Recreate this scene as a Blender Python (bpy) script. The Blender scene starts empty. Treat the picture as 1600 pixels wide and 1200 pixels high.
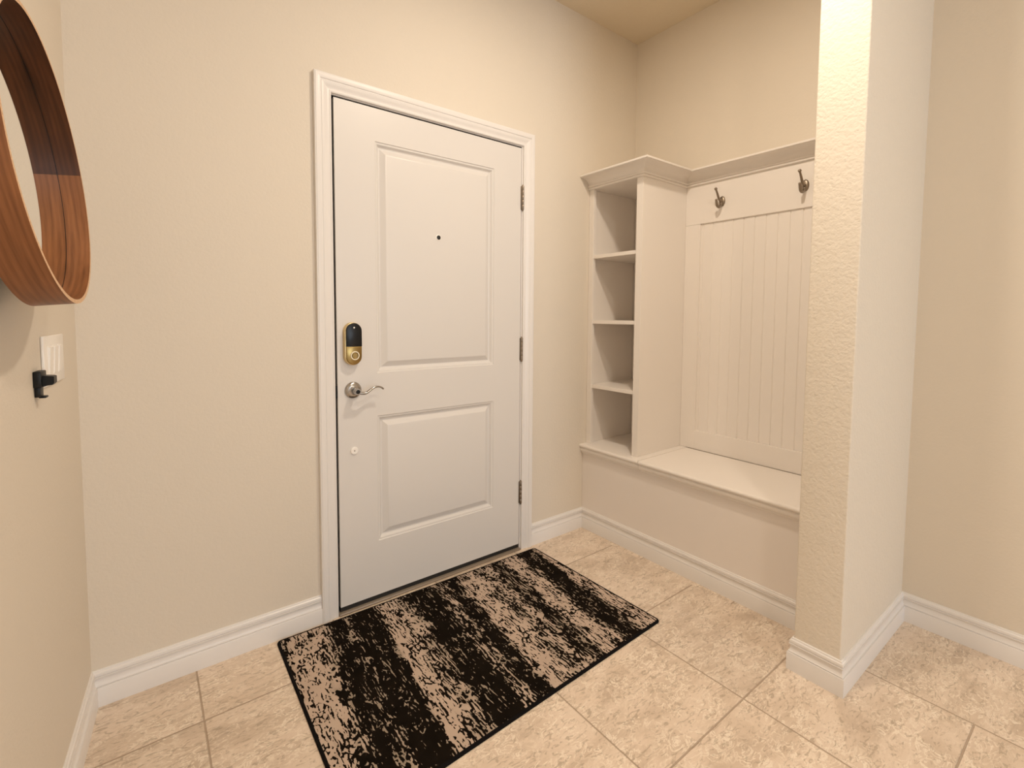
import bpy, bmesh, math, random
from mathutils import Vector, Matrix
random.seed(4)
S = bpy.context.scene
COL = S.collection

# ------------------------------------------------------------------ camera
W_, F_, PX, PY = 1600.0, 749.35, 782.88, 535.34
CAM = Vector((-0.6049, -1.8745, 1.2093)); YAW, PIT, ROL = 0.6438, -0.0581, 0.0051
fw = Vector((math.sin(YAW)*math.cos(PIT), math.cos(YAW)*math.cos(PIT), math.sin(PIT)))
rt = Vector((math.cos(YAW), -math.sin(YAW), 0)); up = rt.cross(fw)
r2 = rt*math.cos(ROL)+up*math.sin(ROL); u2 = up*math.cos(ROL)-rt*math.sin(ROL)
cd = bpy.data.cameras.new('camera'); cam = bpy.data.objects.new('camera', cd); COL.objects.link(cam)
m = Matrix((r2, u2, -fw)).transposed().to_4x4(); m.translation = CAM; cam.matrix_world = m
cd.sensor_fit = 'HORIZONTAL'; cd.sensor_width = 36.0; cd.lens = F_/W_*36.0
cd.shift_x = (W_/2-PX)/W_; cd.shift_y = (PY-600)/W_; cd.clip_start = 0.02
S.camera = cam

# ------------------------------------------------------------------ world, lights, exposure
wd = bpy.data.worlds.new('world'); S.world = wd; wd.use_nodes = True
bg = wd.node_tree.nodes['Background']; bg.inputs[0].default_value = (0.75, 0.85, 1.0, 1); bg.inputs[1].default_value = 1.0
S.view_settings.view_transform = 'Standard'; S.view_settings.look = 'None'
S.cycles.diffuse_bounces = 12; S.cycles.max_bounces = 16
S.view_settings.exposure = 0.22; S.view_settings.gamma = 1.0; S.view_settings.use_curve_mapping = False
ZC = 2.8115                         # ceiling height
def area(name, loc, rot, energy, color, sx, sy=None, shape='RECTANGLE', spread=math.pi):
    l = bpy.data.lights.new(name, 'AREA'); l.shape = shape; l.size = sx
    if sy: l.size_y = sy
    l.energy = energy; l.color = color; l.spread = spread
    o = bpy.data.objects.new(name, l); COL.objects.link(o); o.location = loc; o.rotation_euler = rot
    return o
WARM = (1.0, 0.845, 0.67)
DOWNLIGHTS = [((0.62, -1.12), 17.5), ((0.25, -2.05), 10.5), ((0.6, -4.6), 11.0)]
WIN_E = 48.0                        # daylight through the window behind the camera
area('window_daylight', (0.5, -6.42, 1.45), (math.radians(-90), 0, math.radians(180)), WIN_E, (0.76, 0.88, 1.0), 1.7, 1.9)

# ------------------------------------------------------------------ materials
def mat(name, color, rough=0.5, metal=0.0, spec=0.5, coat=0.0):
    M = bpy.data.materials.new(name); M.use_nodes = True
    b = M.node_tree.nodes['Principled BSDF']
    b.inputs['Base Color'].default_value = (*color, 1); b.inputs['Roughness'].default_value = rough
    b.inputs['Metallic'].default_value = metal; b.inputs['Specular IOR Level'].default_value = spec
    b.inputs['Coat Weight'].default_value = coat
    return M
class NT:
    def __init__(s, M): s.t = M.node_tree; s.b = s.t.nodes['Principled BSDF']
    def n(s, typ, **kw):
        x = s.t.nodes.new(typ)
        for k, v in kw.items():
            if k.startswith('i_'):
                x.inputs[k[2:].replace('_', ' ')].default_value = v
            else: setattr(x, k, v)
        return x
    def l(s, a, b): s.t.links.new(a, b)
    def math(s, op, a, b=None, c=None, clamp=False):
        x = s.t.nodes.new('ShaderNodeMath'); x.operation = op; x.use_clamp = clamp
        for i, v in enumerate((a, b, c)):
            if v is None: continue
            if isinstance(v, (int, float)): x.inputs[i].default_value = v
            else: s.l(v, x.inputs[i])
        return x.outputs[0]
    def coords(s):
        return s.t.nodes.new('ShaderNodeTexCoord').outputs['Object']
    def mapping(s, v, scale=(1,1,1), loc=(0,0,0), rot=(0,0,0)):
        x = s.n('ShaderNodeMapping'); x.inputs['Scale'].default_value = scale
        x.inputs['Location'].default_value = loc; x.inputs['Rotation'].default_value = rot
        s.l(v, x.inputs['Vector']); return x.outputs[0]
    def noise(s, v, scale, detail=3, rough=0.5, dist=0.0):
        x = s.n('ShaderNodeTexNoise'); x.inputs['Scale'].default_value = scale; x.inputs['Detail'].default_value = detail
        x.inputs['Roughness'].default_value = rough; x.inputs['Distortion'].default_value = dist
        s.l(v, x.inputs['Vector']); return x.outputs['Fac']
    def ramp(s, v, stops, interp='LINEAR'):
        x = s.n('ShaderNodeValToRGB'); cr = x.color_ramp; cr.interpolation = interp
        while len(cr.elements) < len(stops): cr.elements.new(0.5)
        for e, (p, c) in zip(cr.elements, stops):
            e.position = p; e.color = (*c, 1) if isinstance(c, tuple) else (c, c, c, 1)
        s.l(v, x.inputs[0]); return x.outputs['Color']
    def mix(s, f, a, b, mode='MIX'):
        x = s.n('ShaderNodeMix', data_type='RGBA', blend_type=mode)
        for sock, v in ((x.inputs[0], f), (x.inputs[6], a), (x.inputs[7], b)):
            if isinstance(v, (int, float)): sock.default_value = v
            elif isinstance(v, tuple): sock.default_value = (*v, 1)
            else: s.l(v, sock)
        return x.outputs[2]
    def bump(s, h, strength, dist):
        x = s.n('ShaderNodeBump'); x.inputs['Strength'].default_value = strength; x.inputs['Distance'].default_value = dist
        s.l(h, x.inputs['Height']); s.l(x.outputs[0], s.b.inputs['Normal'])

def wall_mat(name, col, b1=0.35):
    M = mat(name, col, 0.62, spec=0.35); N = NT(M); c = N.coords()
    n1 = N.noise(c, 95, 3, 0.55); n2 = N.noise(c, 28, 2, 0.5)
    h = N.math('ADD', N.math('MULTIPLY', N.math('SMOOTH_MIN', n1, 0.62, 0.1), 1.0), N.math('MULTIPLY', n2, 0.5))
    N.bump(h, b1, 0.004)
    v = N.noise(c, 1.3, 2)
    N.l(N.mix(v, tuple(x*0.985 for x in col), tuple(min(1, x*1.015) for x in col)), N.b.inputs['Base Color'])
    return M
WALL = wall_mat('painted_beige_wall', (0.70, 0.645, 0.562), 0.2)
COLUMN = wall_mat('painted_beige_wall_heavy_texture', (0.73, 0.68, 0.60), 0.6)
CEIL = wall_mat('painted_ceiling', (0.70, 0.62, 0.49))
def paint(name, col, rough=0.32, spec=0.45):
    M = mat(name, col, rough, spec=spec); N = NT(M); c = N.coords()
    N.bump(N.noise(c, 60, 3), 0.04, 0.001)
    return M
TRIM = paint('white_trim_paint', (0.77, 0.755, 0.745))
DOORP = paint('white_door_paint', (0.70, 0.685, 0.67), 0.36)
CABP = paint('white_cabinet_paint', (0.80, 0.765, 0.73), 0.34)
BENCHP = paint('bench_face_paint', (0.80, 0.76, 0.73), 0.45)
PLASTIC = mat('white_plastic', (0.88, 0.86, 0.83), 0.3)
BLACK = mat('black_rubber', (0.012, 0.011, 0.010), 0.6)
BLACKM = mat('black_metal', (0.008, 0.008, 0.008), 0.4, spec=0.25)
GLOSSB = mat('black_glass', (0.008, 0.008, 0.009), 0.3, spec=0.3)
NICKEL = mat('satin_nickel', (0.47, 0.45, 0.43), 0.22, 1.0)
NICKELD = mat('aged_nickel', (0.30, 0.25, 0.20), 0.38, 1.0)
BRASS = mat('antique_brass', (0.33, 0.225, 0.085), 0.3, 1.0)
BRASSL = mat('polished_brass', (0.70, 0.54, 0.28), 0.25, 1.0)
BRONZE = mat('bronze_sill', (0.34, 0.28, 0.22), 0.38, 0.4)
GLASSM = mat('mirror_glass', (0.93, 0.94, 0.93), 0.02, 1.0)
for _m, _s in ((NICKEL, 900), (NICKELD, 500), (BRASS, 700)):
    N = NT(_m); N.bump(N.noise(N.mapping(N.coords(), (1, 1, 0.1)), _s, 2), 0.03, 0.0004)

def floor_mat():
    M = mat('travertine_tile', (0.6, 0.5, 0.4), 0.36, spec=0.45); N = NT(M); c = N.coords()
    sep = N.n('ShaderNodeSeparateXYZ'); N.l(c, sep.inputs[0]); x, y = sep.outputs[0], sep.outputs[1]
    T = 0.458; X0, Y0 = -0.491, -0.262; XS = 1.343
    # the tiles right of the wing wall are laid half a tile out of step
    off = N.math('MULTIPLY', N.math('GREATER_THAN', x, XS), 0.178)
    x = N.math('MINIMUM', x, N.math('MULTIPLY_ADD', N.math('LESS_THAN', y, -1.17), 9.0, 1.338))
    yy = N.math('ADD', y, off)
    def cell(v, v0):
        a = N.math('DIVIDE', N.math('SUBTRACT', v, v0), T)
        fl = N.math('FLOOR', a); fr = N.math('SUBTRACT', a, fl)
        d = N.math('MULTIPLY', N.math('SUBTRACT', 0.5, N.math('ABSOLUTE', N.math('SUBTRACT', fr, 0.5))), T)
        return fl, d
    fx, dx = cell(x, X0); fy, dy = cell(yy, Y0)
    d = N.math('MINIMUM', dx, dy)
    grout = N.math('SUBTRACT', 1.0, N.math('DIVIDE', N.math('SUBTRACT', d, 0.0016), 0.0014, clamp=True), clamp=True)
    cid = N.n('ShaderNodeCombineXYZ'); N.l(fx, cid.inputs[0]); N.l(fy, cid.inputs[1])
    wn = N.n('ShaderNodeTexWhiteNoise', noise_dimensions='3D'); N.l(cid.outputs[0], wn.inputs['Vector'])
    # each tile shows its own piece of the veining
    va = N.n('ShaderNodeVectorMath', operation='MULTIPLY_ADD'); N.l(wn.outputs['Color'], va.inputs[0])
    va.inputs[1].default_value = (7, 7, 7); N.l(c, va.inputs[2]); tc = va.outputs[0]
    tr = N.mapping(tc, (1.0, 2.6, 1.0), rot=(0, 0, math.radians(-24)))
    cloud = N.noise(tr, 3.6, 6, 0.68, 0.6)
    base = N.ramp(cloud, [(0.30, (0.52, 0.415, 0.325)), (0.44, (0.64, 0.525, 0.42)), (0.55, (0.72, 0.60, 0.49)), (0.75, (0.77, 0.655, 0.55))])
    fine = N.noise(N.mapping(tc, (1.0, 1.7, 1.0), rot=(0, 0, math.radians(-24))), 19, 4, 0.62, 1.4)
    worm = N.math('ABSOLUTE', N.math('SUBTRACT', fine, 0.5))
    light = N.ramp(worm, [(0.0, 1.0), (0.018, 0.8), (0.040, 0.0)])
    patch = N.ramp(N.noise(tc, 9, 3, 0.6), [(0.38, 0.0), (0.55, 1.0)])
    lf = N.math('MULTIPLY', N.math('MULTIPLY', light, patch), 0.85)
    col = N.mix(lf, base, (0.88, 0.79, 0.67))
    f2 = N.noise(N.mapping(tr, loc=(3, 5, 0)), 27, 4, 0.65, 1.5)
    dk = N.ramp(f2, [(0.54, 0.0), (0.63, 1.0)])
    col = N.mix(N.math('MULTIPLY', dk, 0.62), col, (0.36, 0.285, 0.21))
    vb = N.math('MULTIPLY_ADD', wn.outputs['Value'], 0.12, 0.93)
    vbc = N.n('ShaderNodeCombineXYZ'); [N.l(vb, vbc.inputs[i]) for i in range(3)]
    col = N.mix(1.0, col, vbc.outputs[0], 'MULTIPLY')
    col = N.mix(N.math('MULTIPLY', grout, 0.85), col, (0.38, 0.29, 0.215))
    N.l(col, N.b.inputs['Base Color'])
    h = N.math('SUBTRACT', N.math('MULTIPLY', fine, 0.25), N.math('MULTIPLY', grout, 1.2))
    N.bump(h, 0.6, 0.003)
    N.l(N.math('MULTIPLY_ADD', grout, 0.35, 0.36), N.b.inputs['Roughness'])
    return M
FLOOR = floor_mat()

def rug_mat():
    M = mat('distressed_rug', (0.3, 0.2, 0.1), 1.0, spec=0.03); N = NT(M); c = N.coords()
    sep = N.n('ShaderNodeSeparateXYZ'); N.l(c, sep.inputs[0]); x, y = sep.outputs[0], sep.outputs[1]
    u = N.math('SUBTRACT', x, N.math('MULTIPLY', y, 0.117))
    big = N.noise(N.mapping(c, (6.0, 1.7, 1)), 2.2, 3, 0.6)
    med = N.noise(N.mapping(c, (9.0, 2.2, 1), loc=(4, 2, 0)), 6.0, 3, 0.6)
    uw = N.math('ADD', u, N.math('MULTIPLY', N.math('SUBTRACT', big, 0.5), 0.06))
    uw = N.math('ADD', uw, N.math('MULTIPLY', N.math('SUBTRACT', med, 0.5), 0.045))
    t = N.math('DIVIDE', N.math('ADD', uw, 0.26), 1.36, clamp=True)
    B = [(-.26,.22),(-.215,.30),(-.19,.72),(-.10,.62),(-.065,.34),(-.035,.0),(.03,.26),(.05,.0),(.13,-.0),(.15,.66),(.19,.70),
         (.215,.50),(.275,.42),(.295,.0),(.385,.0),(.40,.45),(.44,.36),(.455,.04),(.50,.08),(.525,.66),(.60,.60),
         (.64,.40),(.70,.52),(.715,.20),(.765,.22),(.785,.64),(.86,.58),(.905,.0),(.965,.0),(.985,.52),(1.06,.62)]
    stops = [((a+.26)/1.36, b) for a, b in B]
    # colour ramps hold 32 stops
    band = N.ramp(t, stops[:32])
    bandv = N.n('ShaderNodeRGBToBW'); N.l(band, bandv.inputs[0]); band = bandv.outputs[0]
    # towards the room some of the dark bands break up
    brk = N.noise(N.mapping(c, (7, 3.0, 1), loc=(9, 1, 0)), 3.4, 3, 0.6)
    band = N.math('ADD', band, N.math('MULTIPLY', N.math('SUBTRACT', brk, 0.50), 1.25))
    # woven figure: broken warp lines, cells and specks
    cw = N.mapping(c, (1.0, 0.55, 1.0))
    warp = N.n('ShaderNodeTexNoise'); warp.inputs['Scale'].default_value = 30; N.l(c, warp.inputs['Vector'])
    wv = N.n('ShaderNodeVectorMath', operation='MULTIPLY_ADD'); N.l(warp.outputs['Color'], wv.inputs[0])
    wv.inputs[1].default_value = (0.022, 0.022, 0); N.l(cw, wv.inputs[2])
    vo = N.n('ShaderNodeTexVoronoi', feature='DISTANCE_TO_EDGE'); vo.inputs['Scale'].default_value = 62; N.l(wv.outputs[0], vo.inputs['Vector'])
    cells = N.ramp(vo.outputs['Distance'], [(0.02, 0.0), (0.40, 1.0)])
    cellsv = N.n('ShaderNodeRGBToBW'); N.l(cells, cellsv.inputs[0])
    vs = N.n('ShaderNodeVectorMath', operation='MULTIPLY_ADD'); N.l(warp.outputs['Color'], vs.inputs[0])
    vs.inputs[1].default_value = (0.012, 0.0, 0); N.l(c, vs.inputs[2])
    def stretch(v, k=2.4): return N.math('MULTIPLY_ADD', N.math('SUBTRACT', v, 0.5), k, 0.5)
    lines = stretch(N.noise(N.mapping(vs.outputs[0], (160, 20, 1), rot=(0, 0, math.radians(6.7))), 1.0, 1, 0.5), 3.2)
    spk = stretch(N.noise(N.mapping(c, (1, 0.75, 1)), 140, 1, 0.5))
    s1 = N.noise(N.mapping(c, (3.0, 1.6, 1), loc=(1, 8, 0)), 6.5, 3, 0.6)
    sel = N.ramp(s1, [(0.49, 0.0), (0.53, 1.0)])
    inv = N.ramp(N.noise(N.mapping(c, (4.0, 2.0, 1), loc=(6, 3, 0)), 5.0, 2), [(0.48, 0.0), (0.52, 1.0)])
    cellmix = N.mix(inv, cellsv.outputs[0], N.math('SUBTRACT', 1.0, cellsv.outputs[0]))
    fig = N.mix(sel, lines, cellmix)
    figv = N.n('ShaderNodeRGBToBW'); N.l(fig, figv.inputs[0])
    tot = N.math('ADD', N.math('MULTIPLY', figv.outputs[0], 0.70), N.math('MULTIPLY', spk, 0.30))
    thr = N.math('SUBTRACT', N.math('ADD', tot, N.math('MULTIPLY', band, 0.72)), 0.850)
    lit = N.math('MULTIPLY_ADD', thr, 14.0, 0.5, clamp=True)
    tone = N.noise(c, 14, 2)
    tan = N.mix(tone, (0.43, 0.33, 0.265), (0.56, 0.45, 0.37))
    mid = N.mix(N.ramp(band, [(0.25, 0.0), (0.6, 1.0)]), (0.30, 0.245, 0.19), tan)
    blk = N.mix(N.noise(c, 22, 2), (0.004, 0.003, 0.002), (0.014, 0.010, 0.007))
    col = N.mix(lit, blk, mid)
    N.l(col, N.b.inputs['Base Color'])
    N.bump(N.math('ADD', N.math('MULTIPLY', lit, 0.6), N.noise(c, 420, 2)), 0.5, 0.0015)
    return M
RUG = rug_mat()
RUGB = mat('rug_binding', (0.007, 0.006, 0.006), 0.95, spec=0.08)
N = NT(RUGB); N.bump(N.noise(N.coords(), 500, 2), 0.6, 0.001)

def wood_mat(name, dark, light, rough, seed, polar=True):
    # walnut veneer: the grain follows the bent hoop; UV: u along the hoop, v across it (metres)
    M = mat(name, light, rough, spec=0.3); N = NT(M)
    uv = N.t.nodes.new('ShaderNodeTexCoord').outputs['UV']
    g = N.mapping(uv, (3.2, 34.0, 1), loc=(seed, seed*0.7, 0))
    big = N.noise(g, 1.0, 3, 0.55, 1.2)
    w = N.n('ShaderNodeTexWave', wave_type='BANDS', bands_direction='Y'); w.inputs['Scale'].default_value = 0.9
    w.inputs['Distortion'].default_value = 7.0; w.inputs['Detail'].default_value = 3; w.inputs['Detail Scale'].default_value = 0.7
    N.l(g, w.inputs['Vector'])
    pore = N.noise(N.mapping(uv, (18, 420, 1)), 1.0, 3, 0.6)
    f = N.math('ADD', N.math('MULTIPLY', big, 0.78), N.math('MULTIPLY', w.outputs['Fac'], 0.12))
    f = N.math('ADD', f, N.math('MULTIPLY', pore, 0.26))
    N.l(N.ramp(f, [(0.30, dark), (0.52, tuple((a+b)/2 for a, b in zip(dark, light))), (0.78, light)]), N.b.inputs['Base Color'])
    N.bump(pore, 0.12, 0.0006)
    return M
WOOD = wood_mat('walnut_veneer', (0.10, 0.034, 0.011), (0.31, 0.125, 0.048), 0.42, 0.0)
WOODD = wood_mat('dark_shaded_walnut_veneer', (0.022, 0.007, 0.002), (0.105, 0.036, 0.012), 0.42, 5.0)  # darker grain, plus the shade of the upper hoop painted into the colour
WOODE = mat('veneer_edge', (0.66, 0.42, 0.24), 0.5)
N = NT(WOODE); N.l(N.ramp(N.noise(N.coords(), 300, 2), [(0.3, (0.50, 0.30, 0.16)), (0.7, (0.74, 0.50, 0.30))]), N.b.inputs['Base Color'])

# ------------------------------------------------------------------ mesh helpers
def box(bm, x0, x1, y0, y1, z0, z1, bev=0.0, seg=2):
    r = bmesh.ops.create_cube(bm, size=1.0)
    for v in r['verts']:
        v.co = Vector(((x0+x1)/2+v.co.x*(x1-x0), (y0+y1)/2+v.co.y*(y1-y0), (z0+z1)/2+v.co.z*(z1-z0)))
    if bev > 0:
        es = list({e for v in r['verts'] for e in v.link_edges})
        bmesh.ops.bevel(bm, geom=es, offset=bev, segments=seg, affect='EDGES', profile=0.5)
    return r
def lathe(bm, prof, seg=32, M=None):
    """prof: [(radius, height)] about +z; closed where radius is 0."""
    rings = []
    for r, h in prof:
        if r < 1e-6: rings.append([bm.verts.new((0, 0, h))])
        else: rings.append([bm.verts.new((r*math.cos(2*math.pi*i/seg), r*math.sin(2*math.pi*i/seg), h)) for i in range(seg)])
    for a, b in zip(rings, rings[1:]):
        for i in range(seg):
            j = (i+1) % seg
            if len(a) == 1 and len(b) == 1: continue
            if len(a) == 1: bm.faces.new((a[0], b[j], b[i]))
            elif len(b) == 1: bm.faces.new((a[i], a[j], b[0]))
            else: bm.faces.new((a[i], a[j], b[j], b[i]))
    vs = [v for R in rings for v in R]
    if M is not None:
        for v in vs: v.co = M @ v.co
    return vs
def tube(bm, pts, rad, seg=12, flat=(1, 1)):
    """round bar through pts; rad: number or list; ends domed."""
    P = [Vector(p) for p in pts]; n = len(P)
    R = rad if isinstance(rad, (list, tuple)) else [rad]*n
    rings = []; prev = None
    for i in range(n):
        t = (P[min(i+1, n-1)]-P[max(i-1, 0)]).normalized()
        if prev is None:
            a = Vector((0, 0, 1)) if abs(t.z) < 0.9 else Vector((1, 0, 0))
            nx = t.cross(a).normalized()
        else: nx = (prev-t*prev.dot(t)).normalized()
        prev = nx; ny = t.cross(nx)
        rings.append([bm.verts.new(P[i]+nx*(R[i]*flat[0]*math.cos(2*math.pi*k/seg))+ny*(R[i]*flat[1]*math.sin(2*math.pi*k/seg))) for k in range(seg)])
    for a, b in zip(rings, rings[1:]):
        for i in range(seg):
            j = (i+1) % seg; bm.faces.new((a[i], a[j], b[j], b[i]))
    bm.faces.new(rings[0][::-1]); bm.faces.new(rings[-1])
def smoothpath(pts, n=8):
    P = [Vector(p) for p in pts]; P = [2*P[0]-P[1]]+P+[2*P[-1]-P[-2]]; out = []
    for i in range(1, len(P)-2):
        for k in range(n):
            t = k/n; a, b, c, d = P[i-1:i+3]
            out.append(0.5*((2*b)+(-a+c)*t+(2*a-5*b+4*c-d)*t*t+(-a+3*b-3*c+d)*t**3))
    out.append(P[-2]); return out
def finish(name, bm, mt, parent=None, smooth=None, kind=None, loc=None):
    bmesh.ops.recalc_face_normals(bm, faces=bm.faces)
    me = bpy.data.meshes.new(name); bm.to_mesh(me); bm.free()
    o = bpy.data.objects.new(name, me); COL.objects.link(o)
    for x in (mt if isinstance(mt, (list, tuple)) else [mt]): me.materials.append(x)
    if smooth is not None:
        for p in me.polygons: p.use_smooth = True
        me.set_sharp_from_angle(angle=math.radians(smooth))
    if parent is not None:
        o.parent = parent; o.matrix_parent_inverse = parent.matrix_world.inverted()
    if kind: o['kind'] = kind
    return o
def thing(name, label, cat, loc, group=None, rot=(0, 0, 0)):
    o = bpy.data.objects.new(name, None); COL.objects.link(o); o.location = loc; o.rotation_euler = rot
    o.empty_display_size = 0.05
    o.matrix_world = Matrix.Translation(loc) @ Matrix.Rotation(rot[2], 4, 'Z')
    o['label'] = label; o['category'] = cat
    if group: o['group'] = group
    return o
def miters(path, closed=False):
    """per vertex offset vectors (2D) for unit offset to the LEFT of travel."""
    n = len(path); out = []
    for i in range(n):
        def nd(a, b):
            d = Vector(b)-Vector(a); d.normalize(); return Vector((-d.y, d.x))
        A = nd(path[i-1], path[i]) if i > 0 else None
        B = nd(path[i], path[i+1]) if i < n-1 else None
        if A is None: out.append(B)
        elif B is None: out.append(A)
        else: out.append((A+B)/(1+A.dot(B)))
    return out
def sweep(bm, path, prof, segs=None, side=1, to3=None, capped=True):
    """prof: [(out, h)] open polyline closed back on itself; path in 2D; out to the left*side."""
    mi = miters(path); n = len(path)-1
    if to3 is None: to3 = lambda p, h: (p.x, p.y, h)
    for s in (range(n) if segs is None else segs):
        rings = []
        for i in (s, s+1):
            rings.append([bm.verts.new(to3(Vector(path[i])+mi[i]*(o*side), h)) for o, h in prof])
        a, b = rings; k = len(prof)
        for i in range(k):
            j = (i+1) % k; bm.faces.new((a[i], a[j], b[j], b[i]))
        if capped:
            bm.faces.new(a[::-1]); bm.faces.new(b)

# ------------------------------------------------------------------ room shell
DW, DH, CW = 0.922, 2.03, 0.073     # door slab width and height, casing overall reach
XR = 1.803; XB = 1.387              # right wall, bench face
XC, YA, YB = 1.151, -1.2145, -1.352 # wing wall end and its two faces
BBH = 0.112
XL, KL = -0.7597, 0.080             # left wall: x = XL + KL*y
YE = -6.5
def lx(y, d=0.0): return XL+KL*y+d
GAPX, GAPZ = 0.004, 0.004
OX0, OX1, OZ = -0.014, DW+0.014, DH+0.016
bm = bmesh.new()
box(bm, XL-0.25, OX0, 0, 0.14, 0, ZC); box(bm, OX1, XR+0.14, 0, 0.14, 0, ZC); box(bm, OX0, OX1, 0, 0.14, OZ, ZC)
bmesh.ops.remove_doubles(bm, verts=bm.verts, dist=1e-5)
finish('wall_front', bm, WALL, kind='structure')
bm = bmesh.new()
pts = [(lx(0), 0), (lx(YE), YE), (lx(YE)-0.14, YE), (lx(0)-0.14, 0)]
lo = [bm.verts.new((x, y, 0)) for x, y in pts]; hi = [bm.verts.new((x, y, ZC)) for x, y in pts]
for i in range(4):
    j = (i+1) % 4; bm.faces.new((lo[i], lo[j], hi[j], hi[i]))
bm.faces.new(lo); bm.faces.new(hi)
finish('wall_left', bm, WALL, kind='structure')
bm = bmesh.new(); box(bm, XR, XR+0.14, YE, 0, 0, ZC); finish('wall_right', bm, WALL, kind='structure')
bm = bmesh.new(); box(bm, XC, XR, YB, YA, 0, ZC)
es = [e for e in bm.edges if abs(e.verts[0].co.x-XC) < 1e-4 and abs(e.verts[1].co.x-XC) < 1e-4 and abs(e.verts[0].co.z-e.verts[1].co.z) > 1]
bmesh.ops.bevel(bm, geom=es, offset=0.005, segments=4, affect='EDGES', profile=0.5)
finish('wall_wing', bm, COLUMN, kind='structure', smooth=50)
bm = bmesh.new(); box(bm, -1.8, XR+0.14, YE-0.14, 0.14, -0.1, 0); finish('floor', bm, FLOOR, kind='structure')
bm = bmesh.new(); box(bm, -1.8, XR+0.14, YE-0.14, 0.14, ZC, ZC+0.1); finish('ceiling', bm, CEIL, kind='structure')
# back wall with the window that lets the daylight in (behind the camera)
wx0, wx1, wz0, wz1 = -0.4, 1.4, 0.45, 2.45
bm = bmesh.new()
box(bm, -1.5, wx0, YE-0.14, YE, 0, ZC); box(bm, wx1, XR, YE-0.14, YE, 0, ZC)
box(bm, wx0, wx1, YE-0.14, YE, 0, wz0); box(bm, wx0, wx1, YE-0.14, YE, wz1, ZC)
bmesh.ops.remove_doubles(bm, verts=bm.verts, dist=1e-5)
finish('wall_back', bm, WALL, kind='structure')
bm = bmesh.new(); box(bm, wx0, wx1, YE-0.105, YE-0.10, wz0, wz1)
g = mat('window_glass', (1, 1, 1), 0.0); g.node_tree.nodes['Principled BSDF'].inputs['Transmission Weight'].default_value = 1.0
win = finish('window_1', bm, g, kind='structure')
bm = bmesh.new()
for a in (wx0, (wx0+wx1)/2-0.025, wx1-0.05): box(bm, a, a+0.05, YE-0.12, YE-0.05, wz0, wz1, 0.003)
for a in (wz0, (wz0+wz1)/2-0.025, wz1-0.05): box(bm, wx0, wx1, YE-0.12, YE-0.055, a, a+0.05, 0.003)
finish('window_frame', bm, TRIM, win)

# baseboards: colonial profile (out, height)
BASE = [(0.0, 0.0), (0.0155, 0.0), (0.0155, 0.058), (0.0145, 0.0605), (0.0105, 0.0610), (0.0105, 0.0640)]
for i in range(7):
    a = i/6*math.pi/2; BASE.append((0.0128-0.0060*math.sin(a), 0.0645+0.022*(1-math.cos(a))))
BASE += [(0.0100, 0.0872), (0.0108, 0.0890), (0.0108, 0.0915), (0.0070, 0.0922), (0.0070, 0.0942), (0.0095, 0.0950), (0.0098, 0.100), (0.0085, 0.104), (0.0055, 0.1065), (0.0045, 0.111), (0.0030, BBH), (0.0, BBH)]
pathL = [(lx(YE), YE), (XL, 0.0), (-CW, 0.0)]
pathR = [(DW+CW, 0.0), (XB, 0.0), (XB, YA), (XC, YA), (XC, YB), (XR, YB), (XR, YE)]
# (profile lies on the room side: right of travel on both paths)
for nm, path, sg in (('baseboard_left', pathL, [0]), ('baseboard_front', pathL, [1]), ('baseboard_door_side', pathR, [0]),
                     ('baseboard_bench', pathR, [1]), ('baseboard_wing', pathR, [2, 3, 4]), ('baseboard_right', pathR, [5])):
    bm = bmesh.new(); sweep(bm, path, BASE, sg, side=-1); finish(nm, bm, TRIM, kind='structure', smooth=25)

# ------------------------------------------------------------------ door casing, jamb, sill
# profile: (distance outward from the inner casing edge, thickness towards the room)
CI = 0.0085                                    # inner edge of the casing stands this far off the slab
cwid = CW-CI
CASE = [(0, 0), (0, 0.009), (0.0015, 0.011), (0.006, 0.012), (0.008, 0.0105), (0.010, 0.0105)]
for i in range(9):
    t = i/8; CASE.append((0.011+t*0.024, 0.0105+0.0065*(0.5-0.5*math.cos(math.pi*t))))
CASE += [(0.037, 0.0175), (0.0385, 0.0160), (0.0400, 0.0160), (0.0415, 0.0185), (0.046, 0.0200), (0.052, 0.0205), (cwid-0.006, 0.0205), (cwid-0.004, 0.0190), (cwid-0.001, 0.0185), (cwid, 0.0165), (cwid, 0)]
bm = bmesh.new()
pathD = [(-CI, 0.0), (-CI, DH+CI), (DW+CI, DH+CI), (DW+CI, 0.0)]
sweep(bm, pathD, CASE, None, side=1, to3=lambda p, h: (p.x, -h, p.y))
finish('trim_1', bm, TRIM, kind='structure', smooth=25)
bm = bmesh.new()                                # jamb lining with its stop
JT = 0.012
J0, J1, JZ = -0.0065, DW+0.003, DH+0.0055
box(bm, OX0, J0, 0.0, 0.14, 0, OZ); box(bm, J1, OX1, 0.0, 0.14, 0, OZ); box(bm, J0, J1, 0.0, 0.14, JZ, OZ)
finish('trim_2', bm, TRIM, kind='structure')
bm = bmesh.new()                                # black weatherstrip seated behind the slab edge
box(bm, J0, 0.012, 0.038, 0.055, 0.0, JZ); box(bm, DW-0.012, J1, 0.046, 0.055, 0.0, JZ); box(bm, J0, J1, 0.046, 0.055, DH-0.012, JZ)
box(bm, J0, J0+0.0045, 0.006, 0.040, 0.0, JZ); box(bm, J0, J1, 0.004, 0.046, JZ-0.0035, JZ-0.0002)
o = finish('trim_3', bm, BLACK, kind='structure')
bm = bmesh.new()                                # door sill under the slab
box(bm, J0, J1, -0.016, 0.13, 0.0, 0.009, 0.003)
finish('trim_4', bm, BRONZE, kind='structure', smooth=40)

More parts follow.
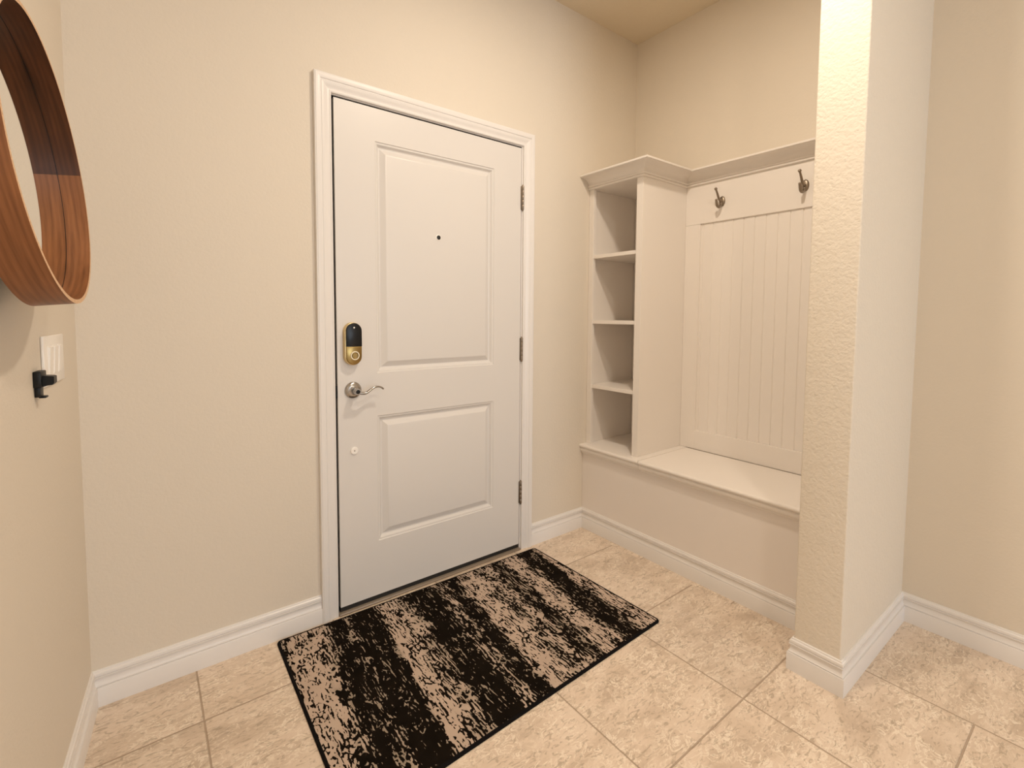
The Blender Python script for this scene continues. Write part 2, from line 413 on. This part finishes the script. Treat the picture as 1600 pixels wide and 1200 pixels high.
# ------------------------------------------------------------------ front door
Y0 = 0.0                                        # room face of the slab
door = thing('door_1', 'white two-panel entry door, closed, inside a white moulded casing', 'door', (0, 0.02, 0.018))
door['kind'] = 'structure'
def door_slab():
    bm = bmesh.new()
    x0, x1, z0, z1 = 0.0030, DW, 0.028, DH-0.001
    panels = [(0.159, 0.757, 0.966, 1.900), (0.172, 0.757, 0.257, 0.790)]
    panels = [(0.165, 0.757, 0.968, 1.900), (0.165, 0.757, 0.260, 0.790)]
    yf = Y0
    # flat grid around the panels
    xs = [x0, panels[0][0], panels[0][1], x1]; zs = [z0, panels[1][2], panels[1][3], panels[0][2], panels[0][3], z1]
    V = {}
    def v(x, y, z):
        k = (round(x, 5), round(y, 5), round(z, 5))
        if k not in V: V[k] = bm.verts.new((x, y, z))
        return V[k]
    for i in range(3):
        for j in range(5):
            if i == 1 and j in (1, 3): continue
            a, b, c, d = xs[i], xs[i+1], zs[j], zs[j+1]
            bm.faces.new((v(a, yf, c), v(b, yf, c), v(b, yf, d), v(a, yf, d)))
    prof = [(0, 0), (0.0025, 0.0030), (0.0045, 0.0036), (0.0085, 0.0036), (0.0105, 0.0050), (0.014, 0.0100), (0.018, 0.0135), (0.0215, 0.0145), (0.0235, 0.0142), (0.0265, 0.0125), (0.0435, 0.0022), (0.0470, 0.0008), (0.050, 0.0004)]
    for (a, b, c, d) in panels:
        for (o1, d1), (o2, d2) in zip(prof, prof[1:]):
            A = [v(a+o1, yf+d1, c+o1), v(b-o1, yf+d1, c+o1), v(b-o1, yf+d1, d-o1), v(a+o1, yf+d1, d-o1)]
            B = [v(a+o2, yf+d2, c+o2), v(b-o2, yf+d2, c+o2), v(b-o2, yf+d2, d-o2), v(a+o2, yf+d2, d-o2)]
            for k in range(4):
                l = (k+1) % 4; bm.faces.new((A[k], A[l], B[l], B[k]))
        o2, d2 = prof[-1]
        bm.faces.new((v(a+o2, yf+d2, c+o2), v(b-o2, yf+d2, c+o2), v(b-o2, yf+d2, d-o2), v(a+o2, yf+d2, d-o2)))
    # sides and back
    yb = yf+0.044; e = 0.0
    per = [(x, z0) for x in xs]+[(x1, z) for z in zs[1:]]+[(x, z1) for x in xs[-2::-1]]+[(x0, z) for z in zs[-2:0:-1]]
    n = len(per)
    for k in range(n):
        (xa, za), (xb, zb) = per[k], per[(k+1) % n]
        bm.faces.new((v(xa, yf, za), v(xb, yf, zb), v(xb, yb, zb), v(xa, yb, za)))
    bm.faces.new([v(xa, yb, za) for xa, za in per])
    return bm
finish('door_slab', door_slab(), DOORP, door, smooth=20)
bm = bmesh.new()                                # door sweep
box(bm, 0.002, DW-0.002, 0.0015, 0.040, 0.0095, 0.0285)
finish('door_sweep', bm, BLACK, door)
for zc in (1.788, 1.036, 0.300):                # three butt hinges
    bm = bmesh.new(); hx = DW+0.0055
    box(bm, DW-0.004, DW+0.0065, -0.0035, 0.001, zc-0.056, zc+0.056, 0.0008)
    zz = zc-0.057
    for k in range(5):
        h = 0.114/5
        lathe(bm, [(0, zz), (0.0055, zz), (0.0064, zz+0.0012), (0.0064, zz+h-0.0012), (0.0055, zz+h), (0, zz+h)], 16, Matrix.Translation((hx, -0.0065, 0)))
        zz += h
    lathe(bm, [(0, zz), (0.0042, zz), (0.0046, zz+0.003), (0.003, zz+0.006), (0, zz+0.007)], 16, Matrix.Translation((hx, -0.0065, 0)))
    lathe(bm, [(0, zc-0.064), (0.003, zc-0.063), (0.0046, zc-0.060), (0.0042, zc-0.057), (0, zc-0.057)], 16, Matrix.Translation((hx, -0.0065, 0)))
    finish('hinge', bm, NICKELD, door, smooth=40)
IVORY = mat('worn_pale_brass', (0.88, 0.80, 0.60), 0.35, 0.6)
ROTY = Matrix.Rotation(math.radians(90), 4, 'X')     # local +z -> world -y
def atY(x, y, z): return Matrix.Translation((x, y, z)) @ ROTY
# peephole
bm = bmesh.new(); lathe(bm, [(0.0135, -0.001), (0.0135, 0.0015), (0.012, 0.0028), (0.0100, 0.0030), (0.0095, 0.002)], 24, atY(0.455, Y0+0.001, 1.547))
ph = finish('peephole', bm, PLASTIC, door, smooth=40)
bm = bmesh.new(); lathe(bm, [(0.0098, 0.0012), (0.0092, 0.0026), (0.006, 0.0036), (0, 0.0040)], 24, atY(0.455, Y0+0.001, 1.547))
finish('lens', bm, BLACK, ph, smooth=40)
# small white round cover low on the door
bm = bmesh.new(); lathe(bm, [(0.0155, 0), (0.0155, 0.003), (0.0140, 0.0050), (0.0095, 0.0060), (0.0070, 0.0052), (0.0030, 0.0052), (0.0026, 0.0035), (0, 0.0035)], 28, atY(0.066, Y0, 0.660))
bump_ = finish('bore_cover', bm, PLASTIC, door, smooth=40)
bm = bmesh.new(); lathe(bm, [(0.0026, 0.0045), (0.0022, 0.0056), (0, 0.0058)], 16, atY(0.066, Y0, 0.660)); finish('screw', bm, NICKELD, bump_, smooth=40)
# electronic deadbolt
def capsule(bm, cx, zlo, zhi, r, y0, y1, bev, seg=16, zcut0=None, zcut1=None):
    pts = []
    for i in range(seg+1):
        a = math.pi*i/seg; pts.append((cx+r*math.cos(a), zhi-r+r*math.sin(a)))
    for i in range(seg+1):
        a = math.pi+math.pi*i/seg; pts.append((cx+r*math.cos(a), zlo+r+r*math.sin(a)))
    if zcut0 is not None:
        pts = [p for p in pts if p[1] >= zcut0-1e-6]; 
        pts += [(cx-r, zcut0), (cx+r, zcut0)]
    if zcut1 is not None:
        pts = [p for p in pts if p[1] <= zcut1+1e-6]
        k = next(i for i, p in enumerate(pts) if p[0] < cx)
        pts = [(cx+r, zcut1), (cx-r, zcut1)]+pts
    q = []
    for p in pts:
        if not q or (Vector(p)-Vector(q[-1])).length > 1e-5: q.append(p)
    if (Vector(q[0])-Vector(q[-1])).length < 1e-5: q.pop()
    cz = sum(p[1] for p in q)/len(q)
    rings = []
    for yy, s in ((y0, 0), (y1+bev, 0), (y1+bev*0.3, bev*0.3), (y1, bev)):
        ring = []
        for x, z in q:
            d = Vector((x-cx, z-cz)); L = d.length; d = d*(max(L-s, 0)/L)
            ring.append(bm.verts.new((cx+d.x, yy, cz+d.y)))
        rings.append(ring)
    n = len(q)
    for a, b in zip(rings, rings[1:]):
        for i in range(n):
            j = (i+1) % n; bm.faces.new((a[i], a[j], b[j], b[i]))
    bm.faces.new(rings[0]); bm.faces.new(rings[-1])
LX, LZ0, LZ1 = 0.0600, 1.008, 1.176
bm = bmesh.new(); capsule(bm, LX, LZ0, LZ1, 0.0335, Y0, Y0-0.024, 0.003)
lock = finish('smart_lock', bm, BRASSL, door, smooth=35); lock['label'] = 'brass smart lock with a black touch panel'
bm = bmesh.new(); capsule(bm, LX+0.001, LZ0+0.003, LZ1-0.002, 0.0315, Y0-0.0235, Y0-0.030, 0.003, zcut0=LZ0+0.074)
kp = finish('keypad', bm, GLOSSB, lock, smooth=35)
bm = bmesh.new(); capsule(bm, LX+0.001, LZ0+0.002, LZ1-0.003, 0.0315, Y0-0.0235, Y0-0.0285, 0.004, zcut1=LZ0+0.0735)
finish('cover_plate', bm, BRASS, lock, smooth=35)
bm = bmesh.new(); lathe(bm, [(0.0180, 0.027), (0.0180, 0.0315), (0.0165, 0.0330), (0.0140, 0.0330), (0.0130, 0.0310), (0.0128, 0.0270)], 32, atY(LX+0.003, Y0, LZ0+0.038)); finish('key_ring', bm, IVORY, lock, smooth=40)
bm = bmesh.new(); lathe(bm, [(0.0115, 0.027), (0.0115, 0.0312), (0.0100, 0.0325), (0, 0.0325)], 32, atY(LX+0.003, Y0, LZ0+0.038))
box(bm, LX+0.002, LX+0.004, Y0-0.0328, Y0-0.032, LZ0+0.030, LZ0+0.046); finish('key_cylinder', bm, BRASS, lock, smooth=40)
bm = bmesh.new(); lathe(bm, [(0.0035, 0.0295), (0.003, 0.0308), (0, 0.0312)], 16, atY(LX+0.001, Y0, LZ1-0.020)); finish('logo_mark', bm, PLASTIC, lock, smooth=40)
# lever handle
HX, HZ = 0.0635, 0.906
bm = bmesh.new(); lathe(bm, [(0.0335, 0), (0.0335, 0.004), (0.0325, 0.0065), (0.0280, 0.0100), (0.0200, 0.0125), (0.0150, 0.0135), (0.0130, 0.0150), (0.0125, 0.0170), (0, 0.0170)], 40, atY(HX, Y0, HZ))
lev = finish('door_handle', bm, NICKEL, door, smooth=40); lev['label'] = 'satin nickel wave-shaped lever handle'
bm = bmesh.new(); lathe(bm, [(0, 0.012), (0.0120, 0.012), (0.0118, 0.030), (0.0128, 0.033), (0.0128, 0.045), (0.0115, 0.048), (0.0115, 0.056), (0.0105, 0.058), (0, 0.058)], 32, atY(HX, Y0, HZ))
finish('hub', bm, NICKEL, lev, smooth=40)
bm = bmesh.new(); lathe(bm, [(0, 0.057), (0.0085, 0.0575), (0.0085, 0.0590), (0.0070, 0.0600), (0, 0.0600)], 24, atY(HX, Y0, HZ)); finish('turn_button', bm, BLACKM, lev, smooth=40)
bm = bmesh.new()
lp = smoothpath([(HX, -0.046, HZ-0.001), (HX+0.018, -0.049, HZ-0.008), (HX+0.036, -0.050, HZ-0.008), (HX+0.056, -0.049, HZ+0.004), (HX+0.076, -0.047, HZ+0.012), (HX+0.096, -0.045, HZ+0.010), (HX+0.110, -0.043, HZ+0.001)], 6)
tube(bm, lp, [0.0095-0.0045*min(1, i/len(lp)*1.3) for i in range(len(lp))], 14, (1.0, 0.75)); finish('lever', bm, NICKEL, lev, smooth=50)
bm = bmesh.new(); box(bm, -0.0036, 0.0005, -0.003, 0.004, HZ-0.028, HZ+0.022, 0.0006); finish('latch_plate', bm, BLACKM, door)

# ------------------------------------------------------------------ storage bench (alcove)
XN = 1.790; ZB = 0.4826; YCAB = -0.357; XCAB = 1.412
bench = thing('storage_bench', 'built-in white alcove bench with a plain low front and moulded nosing', 'bench', (1.5, -0.6, 0.0))
bm = bmesh.new(); box(bm, XB, XB+0.018, YA+0.001, -0.001, 0, ZB-0.020); finish('front_panel', bm, BENCHP, bench)
NOSE = 0.028
def nosed(bm, x0, x1, y0, y1, z1, th):
    """board with a rounded front (-x) edge"""
    r = th/2; pr = [(x1, z1), (x0+r, z1)]
    for i in range(1, 8):
        a = math.pi/2+math.pi*i/8; pr.append((x0+r+r*math.cos(a), z1-r+r*math.sin(a)))
    pr += [(x0+r, z1-th), (x1, z1-th)]
    A = [bm.verts.new((x, y0, z)) for x, z in pr]; B = [bm.verts.new((x, y1, z)) for x, z in pr]
    n = len(pr)
    for i in range(n):
        j = (i+1) % n; bm.faces.new((A[i], A[j], B[j], B[i]))
    bm.faces.new(A); bm.faces.new(B)
YL = YCAB-0.042
bm = bmesh.new(); nosed(bm, XB-NOSE, XR-0.001, YL+0.0012, -0.001, ZB, 0.020); finish('bench_top', bm, CABP, bench, smooth=40)
bm = bmesh.new(); nosed(bm, XB-NOSE, XN-0.005, YA+0.001, YL-0.0016, ZB, 0.020); finish('hinged_seat', bm, CABP, bench, smooth=40)
bm = bmesh.new(); box(bm, XN-0.040, XR-0.001, YA+0.001, YL+0.0005, ZB-0.045, ZB-0.0215); finish('rear_ledge', bm, CABP, bench)
MOLD = [(0, ZB-0.056), (0.008, ZB-0.056), (0.0095, ZB-0.054), (0.0095, ZB-0.0485), (0.0115, ZB-0.0475), (0.0125, ZB-0.0460)]
for i in range(7):
    a = i/6*math.pi/2; MOLD.append((0.0130+0.0095*math.sin(a), ZB-0.0455+0.019*(1-math.cos(a))))
MOLD += [(0.0225, ZB-0.0235), (0.0200, ZB-0.0225), (0.0200, ZB-0.0202), (0, ZB-0.0202)]
for nm, a, b in (('nosing_trim', -0.001, YL+0.0008), ('nosing_trim', YL-0.0008, YA+0.001)):
    bm = bmesh.new(); sweep(bm, [(XB, a), (XB, b)], MOLD, None, side=-1); finish(nm, bm, CABP, bench, smooth=25)

# ------------------------------------------------------------------ open cubby cabinet
cab = thing('cubby_cabinet', 'tall narrow white open shelf cabinet standing on the bench in the corner', 'cabinet', (1.6, -0.18, ZB))
ZT = 1.904
for a, b in ((-0.0015, -0.016), (YCAB, YCAB+0.018)):
    bm = bmesh.new(); box(bm, XCAB+0.016, XR-0.002, min(a, b), max(a, b), ZB+0.0005, ZT+0.05); finish('side_panel', bm, CABP, cab)
for a, b in ((-0.034, -0.001), (YCAB-0.0005, YCAB+0.037)):
    bm = bmesh.new(); box(bm, XCAB, XCAB+0.019, a, b, ZB+0.0005, ZT+0.05, 0.0008, 1); finish('face_stile', bm, CABP, cab)
bm = bmesh.new(); box(bm, XCAB+0.0005, XCAB+0.019, YCAB+0.037, -0.034, ZT-0.004, ZT+0.05); finish('top_rail', bm, CABP, cab)
bm = bmesh.new()
BP = 0.0535
def beadboard(bm, x, ya, yb, za, zb, thick=0.008, first=None):
    """panel facing -x with vertical V grooves"""
    ys = [ya]; y = (ya if first is None else first)
    G = []
    while y < yb:
        if y > ya+0.006: G.append(y)
        y += BP
    prof = [(ya, x)]
    for g_ in G: prof += [(g_-0.0032, x), (g_-0.0012, x+0.0030), (g_+0.0012, x+0.0030), (g_+0.0032, x)]
    prof += [(yb, x), (yb, x+thick), (ya, x+thick)]
    A = [bm.verts.new((px, py, za)) for py, px in prof]; B = [bm.verts.new((px, py, zb)) for py, px in prof]
    n = len(prof)
    for i in range(n):
        j = (i+1) % n; bm.faces.new((A[i], A[j], B[j], B[i]))
    bm.faces.new(A); bm.faces.new(B)
beadboard(bm, XR-0.012, YCAB+0.018, -0.016, ZB+0.0005, ZT); finish('back_panel', bm, CABP, cab)
for z in (0.820, 1.181, 1.541):
    bm = bmesh.new(); box(bm, XCAB+0.003, XR-0.013, YCAB+0.019, -0.017, z-0.019, z, 0.0008, 1); finish('shelf', bm, CABP, cab)
bm = bmesh.new(); box(bm, XCAB+0.02, XR-0.002, YCAB+0.018, -0.016, ZT-0.002, ZT+0.012); finish('top_panel', bm, CABP, cab)
# crown: (out, height)
CR = [(0.0, 0.0), (0.007, 0.0), (0.0105, 0.0022), (0.0115, 0.0050), (0.0100, 0.0080), (0.0070, 0.0090), (0.0070, 0.0115), (0.0135, 0.0125), (0.0165, 0.0155), (0.0165, 0.0185), (0.0140, 0.0210), (0.0110, 0.0215)]
for i in range(0, 11):
    a = i/10*math.pi/2; CR.append((0.0110+0.062*(1-math.cos(a)), 0.0225+0.035*math.sin(a)))
CR += [(0.074, 0.0575), (0.074, 0.0600), (0.078, 0.0605), (0.078, 0.0690), (0.0, 0.0690)]
crpath = [(XCAB, -0.001), (XCAB, YCAB), (XN, YCAB), (XN, YA+0.001)]
CRz = [(o_, h_+ZT-0.004) for o_, h_ in CR]
bm = bmesh.new(); sweep(bm, crpath, CRz, [0, 1], side=-1)
finish('crown_moulding', bm, CABP, cab, smooth=25)
bm = bmesh.new(); box(bm, XCAB-0.06, XN-0.079, YCAB-0.06, -0.001, ZT+0.0600, ZT+0.0649); finish('cap_board', bm, CABP, cab)

# ------------------------------------------------------------------ hook panel
hp = thing('hook_panel', 'white beadboard wall panel with crowned hook rail above the bench seat', 'wall panel', (XN, -0.78, ZB))
ZR, ZRB = 1.696, 0.587; YS1 = -0.4435; YS2 = -0.975
bm = bmesh.new(); box(bm, XN, XR-0.001, YA+0.001, YCAB-0.0005, ZR, ZT+0.05, 0.0012, 2); finish('hook_rail', bm, CABP, hp)
bm = bmesh.new(); box(bm, XN, XR-0.001, YS1, YCAB-0.0005, ZRB-0.104+0.0005, ZR-0.0006, 0.0010, 2); finish('stile', bm, CABP, hp)
bm = bmesh.new(); box(bm, XN, XR-0.001, YA+0.001, YS2, ZB+0.0005, ZR-0.0006, 0.0010, 2); finish('stile', bm, CABP, hp)
bm = bmesh.new(); box(bm, XN, XR-0.001, YS2, YS1, ZB+0.0005, ZRB, 0.0010, 2); finish('bottom_rail', bm, CABP, hp)
bm = bmesh.new(); beadboard(bm, XN+0.0085, YS2, YS1, ZRB, ZR, 0.004, first=YS2+0.036); finish('beadboard', bm, CABP, hp)
bm = bmesh.new(); sweep(bm, crpath, CRz, [2], side=-1); finish('crown_moulding', bm, CABP, hp, smooth=25)

# ------------------------------------------------------------------ coat hooks
def coat_hook(y, z, label):
    t = thing('coat_hook', label, 'coat hook', (XN, y, z), 'coat hooks on the hook rail')
    X = XN-0.0005
    bm = bmesh.new()                                     # oval back plate
    RX = Matrix.Translation((X, y, z)) @ Matrix.Diagonal((1, 0.62, 1, 1)) @ Matrix.Rotation(math.radians(-90), 4, 'Y')
    lathe(bm, [(0.026, 0), (0.026, 0.002), (0.0235, 0.005), (0.016, 0.0075), (0, 0.0085)], 32, RX); finish('back_plate', bm, NICKELD, t, smooth=45)
    bm = bmesh.new()
    p = smoothpath([(X-0.004, y, z-0.002), (X-0.020, y, z+0.002), (X-0.036, y, z+0.014), (X-0.048, y, z+0.032), (X-0.062, y, z+0.050)], 6)
    tube(bm, p, [0.0075-0.0033*i/len(p) for i in range(len(p))], 12)
    bmesh.ops.create_uvsphere(bm, u_segments=20, v_segments=12, radius=0.0073, matrix=Matrix.Translation((X-0.064, y, z+0.053)))
    finish('upper_prong', bm, NICKELD, t, smooth=50)
    bm = bmesh.new()
    p = smoothpath([(X-0.004, y, z-0.004), (X-0.014, y, z-0.022), (X-0.030, y, z-0.032), (X-0.048, y, z-0.026), (X-0.056, y, z-0.004)], 6)
    tube(bm, p, [0.0078-0.0018*i/len(p) for i in range(len(p))], 12)
    bmesh.ops.create_uvsphere(bm, u_segments=20, v_segments=12, radius=0.0065, matrix=Matrix.Translation((X-0.056, y, z-0.001)))
    finish('lower_prong', bm, NICKELD, t, smooth=50)
    return t
coat_hook(-0.560, 1.793, 'nickel double coat hook on the white rail, nearer the cubby cabinet')
coat_hook(-0.944, 1.793, 'nickel double coat hook on the white rail, close to the wing wall')

# ------------------------------------------------------------------ rug
def rug():
    t = thing('rug', 'black and tan distressed abstract rug lying in front of the white door', 'rug', (0.38, -0.42, 0.0))
    c = [(-0.243, -0.026), (0.990, -0.047), (1.004, -0.792), (-0.250, -0.826)]     # TL TR BR BL
    H = 0.007; R = 0.018
    def outline(inset):
        P = [Vector(p) for p in c]; out = []
        ctr = sum(P, Vector((0, 0)))/4
        for i in range(4):
            a, b, d = P[i-1], P[i], P[(i+1) % 4]
            u = (a-b).normalized(); w = (d-b).normalized()
            b2 = b+(u+w)*inset; r = max(R-inset, 0.004)
            for k in range(7):
                s = k/6; q = b2+u*r*(1-s)**2+w*r*s**2
                out.append(q)
        return out
    rings = []
    for ins, z in ((0, 0.0005), (0.0, 0.004), (0.002, 0.0068), (0.006, 0.0075), (0.011, 0.0068)): rings.append((outline(ins), z))
    bm = bmesh.new(); L = [[bm.verts.new((q.x, q.y, z)) for q in r_] for r_, z in rings]; n = len(L[0])
    for a, b in zip(L, L[1:]):
        for i in range(n):
            j = (i+1) % n; bm.faces.new((a[i], a[j], b[j], b[i]))
    finish('binding', bm, RUGB, t, smooth=60)
    bm = bmesh.new(); o_ = outline(0.009)
    A = [bm.verts.new((q.x, q.y, 0.0005)) for q in o_]; B = [bm.verts.new((q.x, q.y, 0.0071)) for q in o_]
    for i in range(n):
        j = (i+1) % n; bm.faces.new((A[i], A[j], B[j], B[i]))
    bm.faces.new(A); bm.faces.new(B)
    o = finish('pile', bm, RUG, None); o.parent = t; o.matrix_parent_inverse = t.matrix_world.inverted()
rug()

# ------------------------------------------------------------------ left wall: switches, black hook, mirror
LWA = math.atan(-KL)                    # rotation of the left wall about z
def on_left(y, z, dx=0.0):              # frame on the left wall: local x = out into the room, y along the wall, z up
    return Matrix.Translation((lx(y), y, z)) @ Matrix.Rotation(LWA, 4, 'Z') @ Matrix.Translation((dx, 0, 0))
def place(o_or_bm, M):
    for v in o_or_bm.verts: v.co = M @ v.co
sy0, sy1, sz = -0.380, -0.192, 1.096
F = on_left((sy0+sy1)/2, sz)
sw = thing('light_switch', 'white triple rocker switch plate on the left wall below the round mirror', 'light switch', F.translation)
bm = bmesh.new(); box(bm, 0.0003, 0.0065, -(sy1-sy0)/2, (sy1-sy0)/2, -0.0585, 0.0585, 0.0025, 3); place(bm, F); finish('switch_plate', bm, PLASTIC, sw, smooth=40)
for k in (-1, 0, 1):
    bm = bmesh.new(); yc = k*0.046
    box(bm, 0.004, 0.0078, yc-0.0175, yc+0.0175, -0.0345, 0.0345, 0.0008, 1)
    r_ = bmesh.ops.create_cube(bm, size=1.0)
    for v in r_['verts']:
        top = v.co.z > 0
        v.co = Vector((0.0115 if (v.co.x > 0 and top) else (0.0085 if v.co.x > 0 else 0.005), yc+v.co.y*0.031, v.co.z*0.063))
    place(bm, F); finish('rocker', bm, PLASTIC, sw)
F = on_left(-0.428, 1.055)
hk = thing('wall_hook', 'small matte black wall hook beside the white switch plate', 'wall hook', F.translation)
bm = bmesh.new(); box(bm, 0.0003, 0.014, -0.022, 0.022, -0.010, 0.026, 0.002, 2); place(bm, F); finish('mount', bm, BLACKM, hk, smooth=40)
bm = bmesh.new(); box(bm, 0.0003, 0.010, -0.015, 0.012, -0.031, -0.008, 0.0015, 2)
box(bm, 0.006, 0.019, -0.012, 0.008, -0.0335, -0.0290, 0.0018, 2); place(bm, F); finish('lower_lip', bm, BLACKM, hk, smooth=40)
bm = bmesh.new()
pr = [(0.010, 0.0165), (0.030, 0.0145), (0.033, 0.013), (0.033, -0.001), (0.030, -0.005), (0.022, -0.006), (0.016, -0.008), (0.010, -0.010)]
A = [bm.verts.new((x, -0.013, z)) for x, z in pr]; B = [bm.verts.new((x, 0.013, z)) for x, z in pr]
for i in range(len(pr)):
    j = (i+1) % len(pr); bm.faces.new((A[i], A[j], B[j], B[i]))
bm.faces.new(A); bm.faces.new(B); place(bm, F); finish('hook_arm', bm, BLACKM, hk)

# round mirror in a deep bent-walnut hoop, hanging tipped a little (top against the wall)
MY, MZ, MR, MD, MG, MM, MK = -0.657, 1.475, 0.258, 0.061, 0.021, 0.097, -0.095
MB = -MR*MK+0.003
uu = Vector((MM, 1, 0)).normalized(); vv = Vector((MK, 0, 1)); vv = (vv-uu*vv.dot(uu)).normalized(); nn = uu.cross(vv)
MC = Vector((lx(MY), MY, MZ))+nn*MB
MF = Matrix((uu, vv, nn)).transposed().to_4x4(); MF.translation = MC     # local x = u, y = v, z = out of the wall
mir = thing('wall_mirror', 'round wall mirror in a deep walnut hoop frame above the switch plate', 'mirror', MC)
def hoop(t0, t1, r0, r1, z0, z1, mt, name, seg=120, uvs=True, faces='all'):
    bm = bmesh.new(); uvl = bm.loops.layers.uv.new('UVMap')
    n = max(2, int(seg*(t1-t0)/(2*math.pi)))
    sec = [(r0, z0), (r0, z1), (r1, z1), (r1, z0)]
    R = []
    for i in range(n+1):
        t = t0+(t1-t0)*i/n
        R.append([bm.verts.new((r*math.cos(t), r*math.sin(t), z)) for r, z in sec])
    for i in range(n):
        for k in range(4):
            l = (k+1) % 4
            f = bm.faces.new((R[i][k], R[i][l], R[i+1][l], R[i+1][k]))
            if k == 1: f.material_index = 1
            uvv = [(t0+(t1-t0)*i/n, k), (t0+(t1-t0)*i/n, l), (t0+(t1-t0)*(i+1)/n, l), (t0+(t1-t0)*(i+1)/n, k)]
            for lo_, (tt, kk) in zip(f.loops, uvv): lo_[uvl].uv = (tt*MR, sec[kk][1]+(0.3 if k == 2 else 0))
    bm.faces.new(R[0]); bm.faces.new(R[-1][::-1])
    place(bm, MF); return finish(name, bm, mt, mir, smooth=40)
J = 0.14     # angle of the veneer joint on the door side of the hoop
J2 = math.pi-0.3
TH = 0.0075
hoop(J2-2*math.pi, J, MR-TH*0.55, MR, 0, MD, [WOOD, WOODE], 'hoop_frame')
hoop(J, J2, MR-TH*0.55, MR, 0, MD, [WOOD, WOODE], 'hoop_frame')
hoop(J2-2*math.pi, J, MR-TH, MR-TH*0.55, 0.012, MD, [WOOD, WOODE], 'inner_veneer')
d_ = hoop(J, J2, MR-TH, MR-TH*0.55, 0.012, MD, [WOODD, WOODE], 'inner_veneer'); d_['label'] = 'darker walnut veneer with painted-in shade inside the upper half of the hoop'
bm = bmesh.new(); lathe(bm, [(0, 0.012), (MR-TH+0.0005, 0.012), (MR-TH+0.0005, MG), (0, MG)], 120, MF); finish('mirror_glass', bm, GLASSM, mir, smooth=30)
bm = bmesh.new(); lathe(bm, [(MR-TH-0.0008, MG-0.0004), (MR-TH-0.0008, MG+0.0004), (MR-TH+0.0003, MG+0.0004), (MR-TH+0.0003, MG-0.0004)], 120, MF); finish('glass_seal', bm, BLACKM, mir, smooth=30)
bm = bmesh.new(); lathe(bm, [(0, 0.004), (MR-TH+0.0005, 0.004), (MR-TH+0.0005, 0.011), (0, 0.011)], 96, MF); finish('backing_board', bm, BLACKM, mir, smooth=30)

# ------------------------------------------------------------------ ceiling downlights
for k, ((x, y), e) in enumerate(DOWNLIGHTS):
    lb = ('round recessed downlight in the ceiling in front of the white door', 'round recessed downlight in the hallway ceiling behind the camera',
          'round recessed downlight in the ceiling nearest the window')[k]
    t = thing('recessed_downlight', lb, 'ceiling light', (x, y, ZC-0.012), 'recessed downlights')
    bm = bmesh.new(); lathe(bm, [(0.070, -0.001), (0.072, -0.006), (0.088, -0.004), (0.094, -0.0005), (0.070, -0.0005)], 48, Matrix.Translation((x, y, ZC)))
    finish('trim_ring', bm, PLASTIC, t, smooth=40)
    E_ = mat('lamp_lens', (1, 0.95, 0.85), 0.5); E_.node_tree.nodes['Principled BSDF'].inputs['Emission Color'].default_value = (*WARM, 1)
    E_.node_tree.nodes['Principled BSDF'].inputs['Emission Strength'].default_value = 6.0
    bm = bmesh.new(); lathe(bm, [(0, -0.0015), (0.0705, -0.0015), (0.0705, -0.0030), (0, -0.0030)], 48, Matrix.Translation((x, y, ZC)))
    finish('lens', bm, E_, t, smooth=40)
    area('downlight_lamp', (x, y, ZC-0.012), (0, 0, 0), e, WARM, 0.13, shape='DISK')
